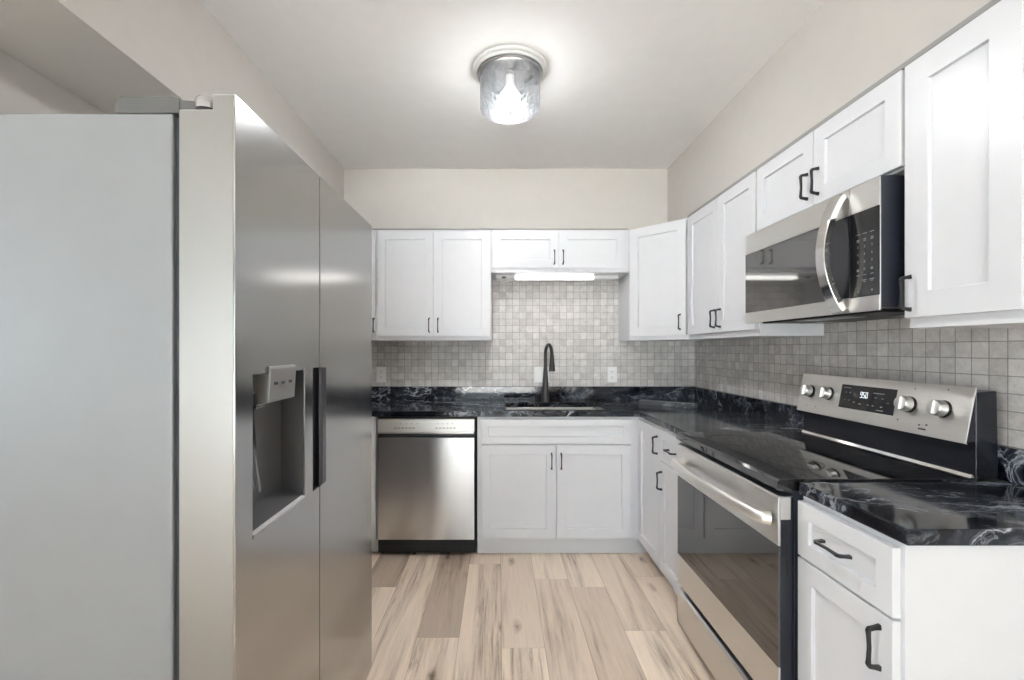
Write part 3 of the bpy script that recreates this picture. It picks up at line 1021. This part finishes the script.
# hinge covers and toe grille
for hx in (0.0, FW - 0.05):
    up = 0.0 if hx == 0 else 0.026
    h = MB().prism([(0.106, 1.7425), (0.106, 1.771), (0.122, 1.774), (0.215, 1.774), (0.226, 1.766), (0.230, 1.7425)], 0, hx + 0.003, hx + 0.045).build('hinge_cover', M['hinge'], fr, 0.002)
    MB().prism([(hx + 0.010, 0.060), (hx + 0.004, 0.1065), (hx + 0.044, 0.1065), (hx + 0.040, 0.060)], 2, 1.7495 + up, 1.768).build('hinge_arm', M['hinge'], h, 0.002) if up == 0 else None
    MB().lathe([(0, 0.0005), (0.017, 0.0005), (0.0215, 0.004), (0.0215, 0.022), (0.019, 0.026), (0, 0.026)], (hx + 0.024, 0.066, 1.7515 + up), 28).build('hinge_cap', M['nickel'], h)
    MB().lathe([(0, 0), (0.0228, 0), (0.0228, 0.004), (0, 0.004)], (hx + 0.024, 0.066, 1.7488 + up), 28).build('hinge_bush', M['rubber'], h)
MB().box(0.01, FW - 0.01, 0.03, 0.10, 0.008, 0.062).build('toe_grille', M['rubber'], fr, 0.002)
for fx_ in (0.05, FW - 0.05):
    MB().lathe([(0, 0), (0.02, 0), (0.02, 0.03), (0, 0.03)], (fx_, 0.75, 0.0005), 16).build('foot', M['rubber'], fr)

# ------------------------------------------------------------------ range: local x towards the camera, y into the right wall
RX = 0.818
rg = thing('range', 'stainless electric range with a black glass cooktop between the base cabinets', 'range', (RX, RY1 - 0.002, 0), ROT)
RW = RY1 - RY0 - 0.004
xs = [0.0, 0.09, RW - 0.09, RW]
zs = [0.028, 0.385, 0.71, 0.882]
MB().relief(xs, zs, lambda i, j: 0.50 if (i == 1 and j == 1) else 0.046, 0.664).build('body', M['navy_black'], rg, 0.002)
for px in (0.05, RW - 0.05):
    for py in (0.10, 0.60):
        MB().lathe([(0, 0), (0.018, 0), (0.018, 0.028), (0, 0.028)], (px, py, 0.0003), 16).build('foot', M['rubber'], rg)
MB().box(0.092, RW - 0.092, 0.485, 0.499, 0.387, 0.708).build('oven_liner', M['oven_liner'], rg)
for rz in (0.505, 0.605):
    mb = MB()
    mb.tube([(0.095, 0.06, rz), (RW - 0.095, 0.06, rz)], 0.0035, 8)
    mb.tube([(0.095, 0.47, rz), (RW - 0.095, 0.47, rz)], 0.003, 8)
    for k in range(9):
        x = 0.12 + (RW - 0.24) * k / 8
        mb.tube([(x, 0.06, rz), (x, 0.47, rz)], 0.002, 6)
    mb.build('oven_rack', M['rack'], rg)
# door
xs = [0.003, 0.10, RW - 0.10, RW - 0.003]
zs = [0.236, 0.40, 0.695, 0.866]
dr = MB().relief(xs, zs, lambda i, j: None if (i == 1 and j == 1) else 0.007, 0.044).build('oven_door', M['navy_black'], rg, 0.001)
MB().box(0.003, RW - 0.003, 0.0005, 0.0065, 0.366, 0.722).build('window', M['oven_glass'], dr)
MB().prism([(0.0, 0.7225), (0.0, 0.862), (0.004, 0.868), (0.044, 0.868), (0.044, 0.8665), (0.0068, 0.8665), (0.0068, 0.7225)], 0, 0.001, RW - 0.001).build('upper_panel', M['steel_h'], dr, 0.001)
MB().box(RW - 0.0029, RW - 0.0005, 0.0069, 0.036, 0.800, 0.866).build('side_return', M['steel_h'], dr)
MB().box(0.001, RW - 0.001, 0.0, 0.0068, 0.236, 0.3655).build('lower_panel', M['steel_h'], dr, 0.001)
hb = MB()
pts = [(0.035, -0.004, 0.792), (0.040, -0.022, 0.793), (0.055, -0.034, 0.794)]
for i in range(1, 16):
    t = i / 16
    pts.append((0.055 + (RW - 0.11) * t, -0.034 - 0.022 * math.sin(PI * t), 0.794))
pts += [(RW - 0.055, -0.034, 0.794), (RW - 0.040, -0.022, 0.793), (RW - 0.035, -0.004, 0.792)]
hb.tube(pts, [0.017, 0.0165] + [0.0155] * (len(pts) - 4) + [0.0165, 0.017], 18, squash=1.15)
hb.build('handle', M['steel_p'], dr)
for k, (a, b_) in enumerate(((0.010, 0.016), (0.023, 0.029))):
    for za, zb in ((0.745, 0.788), (0.69, 0.735), (0.635, 0.68)):
        MB().box(RW - 0.0031, RW - 0.0024, a, b_, za, zb).build('vent_slot', M['rubber'], dr)
# storage drawer with a scooped upper lip
MB().prism([(0.0, 0.052), (0.0, 0.196), (0.008, 0.205), (0.020, 0.208), (0.044, 0.208), (0.044, 0.052)], 0, 0.001, RW - 0.001).build('storage_drawer', M['steel_h'], rg, 0.001)
MB().box(0.02, RW - 0.02, 0.05, 0.10, 0.02, 0.05).build('toe_kick', M['rubber'], rg)
# cooktop
ctp = MB().prism([(0.002, 0.8835), (-0.004, 0.889), (-0.005, 0.910), (0.002, 0.918), (0.010, 0.920), (0.585, 0.920), (0.585, 0.8835)], 0, -0.0005, RW + 0.0005).build('cooktop', M['black_glass'], rg, 0.001)
for bx, by, br_ in ((0.19, 0.17, 0.112), (0.19, 0.43, 0.078), (0.565, 0.17, 0.085), (0.565, 0.43, 0.105)):
    MB().lathe([(br_, 0.0), (br_, 0.0004), (br_ - 0.003, 0.0004), (br_ - 0.003, 0.0)], (bx, by, 0.9201), 64, closed=True).build('burner_ring', M['ring'], ctp)
# backguard
bgd = MB().prism([(0.578, 0.9205), (0.578, 1.03), (0.578, 1.172), (0.640, 1.177), (0.645, 0.9205)], 0, 0.0, RW).build('backguard', M['black_enamel'], rg, 0.003)
MB().prism([(0.566, 0.9206), (0.577, 0.9206), (0.577, 0.930), (0.572, 0.930)], 0, 0.004, RW - 0.004).build('trim_strip', M['chrome'], bgd)
PB, PT = Vector((0.547, 1.022)), Vector((0.578, 1.188))
tv = (PT - PB).normalized()
nv = Vector((-tv.y, tv.x))    # out of the panel


MB().prism([(PB.x, PB.y), (PT.x, PT.y), (PT.x + 0.006, PT.y - 0.001), (PT.x + 0.006, PT.y - 0.004), (PT.x - nv.x * 0.004, PT.y - nv.y * 0.004 - 0.003), (PB.x - nv.x * 0.004, PB.y - nv.y * 0.004 + 0.003), (PB.x + 0.008, PB.y - 0.002)], 0, 0.0, RW).build('control_panel', M['steel_p'], rg, 0.001)
MB().prism([(PB.x + 0.006, PB.y + 0.0035), (PT.x - 0.0005, PT.y - 0.010), (0.5775, 1.172), (0.5775, 1.0285)], 0, 0.001, RW - 0.001).build('panel_housing', M['navy_black'], rg)


def onpanel(t, o):
    p = PB + (PT - PB) * t + nv * o
    return (p.x, p.y)


ds = MB().prism([onpanel(0.27, 0.0), onpanel(0.27, 0.0022), onpanel(0.82, 0.0022), onpanel(0.82, 0.0)], 0, 0.248, 0.502).build('display', M['black_gloss'], rg, 0.0005)
SEG = {'9': 'abcdfg', '5': 'acdfg', '0': 'abcdef'}
dm = MB()


def seg_bar(x0, x1, t0, t1):
    dm.prism([onpanel(t0, 0.0023), onpanel(t0, 0.0028), onpanel(t1, 0.0028), onpanel(t1, 0.0023)], 0, x0, x1)


for k, ch in enumerate('950'):
    a = 0.348 + 0.0125 * k
    wd, s = 0.0088, 0.0011
    t0, t1 = 0.555, 0.685
    tm = (t0 + t1) / 2
    dt = 0.008
    for q in SEG[ch]:
        if q == 'a': seg_bar(a, a + wd, t1 - dt, t1)
        if q == 'd': seg_bar(a, a + wd, t0, t0 + dt)
        if q == 'g': seg_bar(a, a + wd, tm - dt / 2, tm + dt / 2)
        if q == 'f': seg_bar(a, a + s, tm, t1)
        if q == 'b': seg_bar(a + wd - s, a + wd, tm, t1)
        if q == 'e': seg_bar(a, a + s, t0, tm)
        if q == 'c': seg_bar(a + wd - s, a + wd, t0, tm)
tag(dm.build('clock_digits', M['digits'], ds), 'glowing clock digits 950')
km = MB()
for x, t, wd in ((0.262, 0.74, 0.035), (0.272, 0.63, 0.008), (0.292, 0.63, 0.008), (0.272, 0.45, 0.008), (0.292, 0.45, 0.008), (0.318, 0.42, 0.01), (0.345, 0.40, 0.012),
                 (0.405, 0.68, 0.05), (0.415, 0.58, 0.009), (0.445, 0.58, 0.009), (0.385, 0.40, 0.009), (0.408, 0.40, 0.009), (0.445, 0.40, 0.009), (0.43, 0.32, 0.03), (0.47, 0.5, 0.009)):
    km.prism([onpanel(t, 0.0023), onpanel(t, 0.0026), onpanel(t + 0.02, 0.0026), onpanel(t + 0.02, 0.0023)], 0, x, x + wd)
tag(km.build('key_print', M['mark'], ds), None, None, None, 'stuff')
axis = Vector((0, nv.x, nv.y))
Rk = Vector((0, 0, 1)).rotation_difference(axis).to_matrix()
for kx in (0.070, 0.182, 0.556, 0.673):
    px = onpanel(0.55, 0.0005)
    cpos = (kx, px[0], px[1])
    kb = MB().lathe([(0, 0.0), (0.0275, 0.0), (0.0275, 0.005), (0.026, 0.008), (0, 0.008)], cpos, 36, Rk).build('knob', M['rubber'], rg)
    MB().lathe([(0, 0.0082), (0.0255, 0.0082), (0.0265, 0.012), (0.0250, 0.030), (0.0225, 0.034), (0, 0.034)], cpos, 36, Rk).build('knob_cap', M['knob'], kb)
    g = MB().bar([Vector(cpos) + Rk @ Vector((0, -0.021, 0.036)), Vector(cpos) + Rk @ Vector((0, 0.021, 0.036))], 0.0048, 0.0042, up=axis)
    g.build('grip_ridge', M['knob'], kb, 0.0015)
pm = MB()
for x, t, wd in ((0.115, 0.16, 0.004), (0.52, 0.2, 0.005), (0.60, 0.17, 0.006), (0.625, 0.19, 0.006), (0.602, 0.10, 0.026), (0.565, 0.86, 0.003), (0.676, 0.9, 0.003), (0.06, 0.16, 0.003)):
    pm.prism([onpanel(t, 0.0002), onpanel(t, 0.0006), onpanel(t + 0.028, 0.0006), onpanel(t + 0.028, 0.0002)], 0, x, x + wd)
tag(pm.build('panel_print', M['mark_dark'], bgd), None, None, None, 'stuff')

# ------------------------------------------------------------------ microwave
MX = 1.13
MY0 = 1.35
mw = thing('microwave', 'stainless over-the-range microwave hung under the short cabinet', 'microwave', (MX, RY1 - 0.0015, 1.412), ROT)
MW, MH = RY1 - MY0 - 0.003, 0.405
MB().box(0.0, MW, 0.0062, XR - 0.010 - MX, 0.012, MH).build('body', M['navy_black'], mw, 0.002)
DX = 0.620
md = MB().relief([0.001, DX], [0.004, 0.052, 0.318, MH - 0.002], lambda i, j: 0.003 if j == 1 else 0.0, 0.006).build('door', M['steel_h'], mw, 0.0012)
MB().box(0.0015, DX - 0.085, 0.0, 0.0028, 0.0525, 0.3175).build('window', M['mw_glass'], md, 0.0008)
MB().box(DX - 0.0848, DX - 0.0005, 0.0, 0.0028, 0.0525, 0.3175).build('grip_recess', M['black_enamel'], md, 0.0008)
cpn = MB().relief([DX + 0.002, MW - 0.001], [0.004, 0.050, 0.318, MH - 0.002], lambda i, j: 0.003 if j == 1 else 0.0, 0.006).build('control_panel', M['steel_h'], mw, 0.0012)
MB().box(DX + 0.0025, MW - 0.0015, 0.0, 0.0028, 0.0505, 0.3175).build('keypad', M['black_gloss'], cpn, 0.0008)
pr = MB()
kx = [DX + 0.036, DX + 0.062, DX + 0.090]


def dash(x, z, wd, hh=0.0022):
    pr.box(x - wd / 2, x + wd / 2, -0.0005, -0.0001, z - hh / 2, z + hh / 2)


for i in range(3):
    dash(kx[i], 0.246, 0.016, 0.0016)
    dash(kx[i], 0.229, 0.010)
    dash(kx[i], 0.224, 0.010)
    dash(kx[i], 0.118, 0.012, 0.0016)
for i in (1, 2):
    dash(kx[i], 0.102, 0.012 + 0.003 * i)
    dash(kx[i], 0.097, 0.009)
for i in (0, 2):
    dash(kx[i], 0.132, 0.009)
    dash(kx[i], 0.136, 0.009)
    dash(kx[i], 0.068, 0.006, 0.006)
tag(pr.build('key_print', M['mark'], cpn), None, None, None, 'stuff')


def text_mesh(name, body, size, mat, parent, x, y, z):
    cu = bpy.data.curves.new(name, 'FONT')
    cu.body = body
    cu.size = size
    cu.align_x = 'CENTER'
    cu.align_y = 'CENTER'
    cu.extrude = 0.0001
    t = bpy.data.objects.new(name, cu)
    COL.objects.link(t)
    bpy.context.view_layer.update()
    me = bpy.data.meshes.new_from_object(t.evaluated_get(bpy.context.evaluated_depsgraph_get()))
    bpy.data.objects.remove(t)
    me.transform(Matrix.Translation((x, y, z)) @ Matrix.Rotation(PI / 2, 4, 'X'))
    me.materials.clear()
    me.materials.append(mat)
    o = bpy.data.objects.new(name, me)
    COL.objects.link(o)
    o.parent = parent
    return o


for r, row in enumerate(('123', '456', '789', ' 0 ')):
    for i, ch in enumerate(row):
        if ch != ' ':
            text_mesh('key_digit', ch, 0.011, M['mark'], cpn, kx[i], -0.0004, 0.206 - 0.0235 * r)
# bowed handle
hb = MB()
pts, hw, hh = [], [], []
for i in range(25):
    t = i / 24
    z = 0.012 + 0.378 * t
    s = math.sin(PI * t)
    pts.append((DX - 0.030 - 0.010 * s, -0.006 - 0.052 * s ** 0.75, z))
    hw.append(0.0205 + 0.004 * (1 - s))
    hh.append(0.0105)
hb.bar(pts, hw, hh, up=(0, -1, 0))
hb.build('handle', M['chrome'], md, 0.003, seg=3)
# underside: vent grille and lamp lens
ug = MB().box(0.05, MW - 0.05, 0.05, XR - 0.03 - MX, 0.002, 0.0115).build('underside_plate', M['rubber'], mw, 0.002)
MB().box(0.26, 0.50, 0.06, 0.15, -0.0005, 0.0018).build('lamp_lens', M['disp_panel'], ug)
for a in (0.08, 0.53):
    MB().box(a, a + 0.15, 0.20, 0.33, -0.001, 0.0018).build('grease_filter', M['nickel'], ug)
